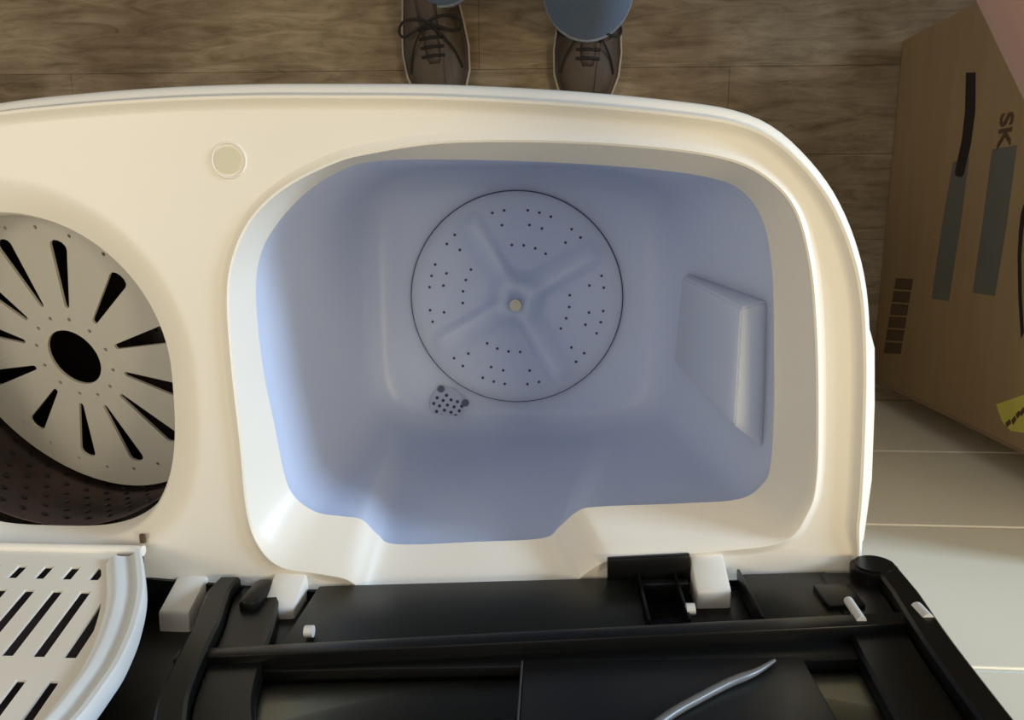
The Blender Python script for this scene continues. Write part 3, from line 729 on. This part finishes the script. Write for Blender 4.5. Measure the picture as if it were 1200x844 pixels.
ell('hair', (-0.08, 0.502, 1.675), (0.096, 0.112, 0.105), HAIR, person, 28, lambda c: c.z < -0.55 or (c.y < -0.35 and c.z < 0.35))
for dx in (-0.031, 0.031): ell('eye', (-0.08 + dx, 0.402, 1.625), (0.013, 0.010, 0.009), EYE, person, 12)
for dx in (-0.078, 0.078): ell('ear', (-0.08 + dx, 0.485, 1.615), (0.012, 0.020, 0.032), SKIN, person, 12)
ell('nose', (-0.08, 0.392, 1.597), (0.013, 0.019, 0.022), SKIN, person, 12)
ell('mouth', (-0.08, 0.405, 1.562), (0.024, 0.008, 0.007), LIP, person, 12)

def make_shoe(fx, fy, turn):
    """toe at fy (towards the machine), heel behind"""
    R = Matrix.Rotation(turn, 4, 'Z')
    def P(x, y, z): q = R @ Vector((x, y - 0.15, 0)); return Vector((fx + q.x, fy + 0.15 + q.y, z))
    st = [(0.000, 0.012, 0.022), (0.006, 0.026, 0.036), (0.02, 0.040, 0.046), (0.05, 0.050, 0.054), (0.09, 0.053, 0.062), (0.13, 0.049, 0.078), (0.17, 0.043, 0.098), (0.21, 0.038, 0.105), (0.26, 0.037, 0.100), (0.29, 0.031, 0.085), (0.302, 0.016, 0.06)]
    bm = bmesh.new(); rows = []
    for y, hw, h in st:
        rows.append([P(hw * math.copysign(abs(cos(a)) ** 0.8, cos(a)), y, 0.018 + (h - 0.018) * max(0, sin(a)) ** 0.75) for a in [pi * k / 14 for k in range(15)]])
    V = loft(bm, rows, closed=False); bm.faces.new(V[0]); bm.faces.new(V[-1])
    sh = obj('shoe', bm, SHOE, person, 60); sub(sh, 1)
    bm = bmesh.new(); pr = [(y, hw + 0.006) for y, hw, h in st]
    L = [P(hw, y, 0.0) for y, hw in pr] + [P(-hw, y, 0.0) for y, hw in reversed(pr)]
    prism(bm, L, (0, 0, 0.020), 0.002); obj('sole', bm, SHOED, sh, 40)
    bm = bmesh.new(); L = [P(hw + 0.0005, y, 0.021) for y, hw in pr] + [P(-hw - 0.0005, y, 0.021) for y, hw in reversed(pr)]
    tube(bm, L, 0.0022, 8, closed=True); obj('welt', bm, SOLE, sh, 60)
    def top(y): 
        for (y0, _, h0), (y1, _, h1) in zip(st, st[1:]):
            if y0 <= y <= y1: return h0 + (h1 - h0) * (y - y0) / (y1 - y0)
        return 0.1
    bm = bmesh.new(); rows = [[P(w * f, y, top(y) + 0.003 - abs(f) * 0.004) for f in (-1, -0.5, 0, 0.5, 1)] for y, w in ((0.060, 0.010), (0.068, 0.013), (0.10, 0.015), (0.16, 0.018), (0.19, 0.018))]
    loft(bm, rows, closed=False); o = obj('tongue', bm, SHOED, sh, 60); md = o.modifiers.new('t', 'SOLIDIFY'); md.thickness = 0.003
    for i in range(4):
        y = 0.072 + i * 0.014; bm = bmesh.new()
        tube(bm, [P(f * 0.020, y, top(y) + 0.006 - abs(f) * 0.006) for f in (-1, -0.5, 0, 0.5, 1)], 0.0026, 7); obj('lace', bm, LACE, sh, 60)
    for s in (-1, 1):    # bow loops and a loose end
        y = 0.122; z = top(y) + 0.008
        L = cr_open([P(0, y, z), P(s * 0.022, y - 0.012, z + 0.004), P(s * 0.047, y - 0.016, z - 0.012), P(s * 0.054, y - 0.003, z - 0.018), P(s * 0.042, y + 0.008, z - 0.008), P(s * 0.018, y + 0.006, z + 0.003), P(0, y, z)], 5)
        bm = bmesh.new(); tube(bm, L, 0.0024, 7); obj('lace_loop', bm, LACE, sh, 60)
        L = cr_open([P(0, y, z), P(s * 0.02, y - 0.02, z - 0.004), P(s * 0.038, y - 0.045, z - 0.028), P(s * 0.047, y - 0.07, z - 0.045)], 5)
        bm = bmesh.new(); tube(bm, L, 0.0018, 6); obj('lace_end', bm, LACE, sh, 60)
    # dark overlay stripe along the outer side of the toe
    bm = bmesh.new(); rows = []
    for y, f in ((0.02, 0.45), (0.05, 0.40), (0.08, 0.45), (0.11, 0.55), (0.14, 0.65)):
        hw = [h for a, h, _ in st if a >= y][0]; hh = top(y)
        rows.append([P(hw * (f + k * 0.09), y, 0.018 + (hh - 0.018) * math.sqrt(max(0, 1 - (f + k * 0.09) ** 2.4)) + 0.002) for k in (-1, 0, 1, 2)])
    loft(bm, rows, closed=False); obj('side_panel', bm, SHOED, sh, 60)
    return sh
make_shoe(RX - 0.026, 0.212, radians(6))
make_shoe(LX + 0.005, 0.205, radians(-2))
# stitched hems of the jeans
for nm, (x, y, rx, ry) in (('L', (LX, 0.381, 0.0735, 0.0795)), ('R', (RX, 0.381 + RY, 0.0735, 0.0795))):
    bm = bmesh.new(); tube(bm, [(x + cos(2*pi*k/40) * rx, y + sin(2*pi*k/40) * ry, 0.080) for k in range(40)], 0.0028, 8, closed=True); obj('hem', bm, STITCH, person, 60)
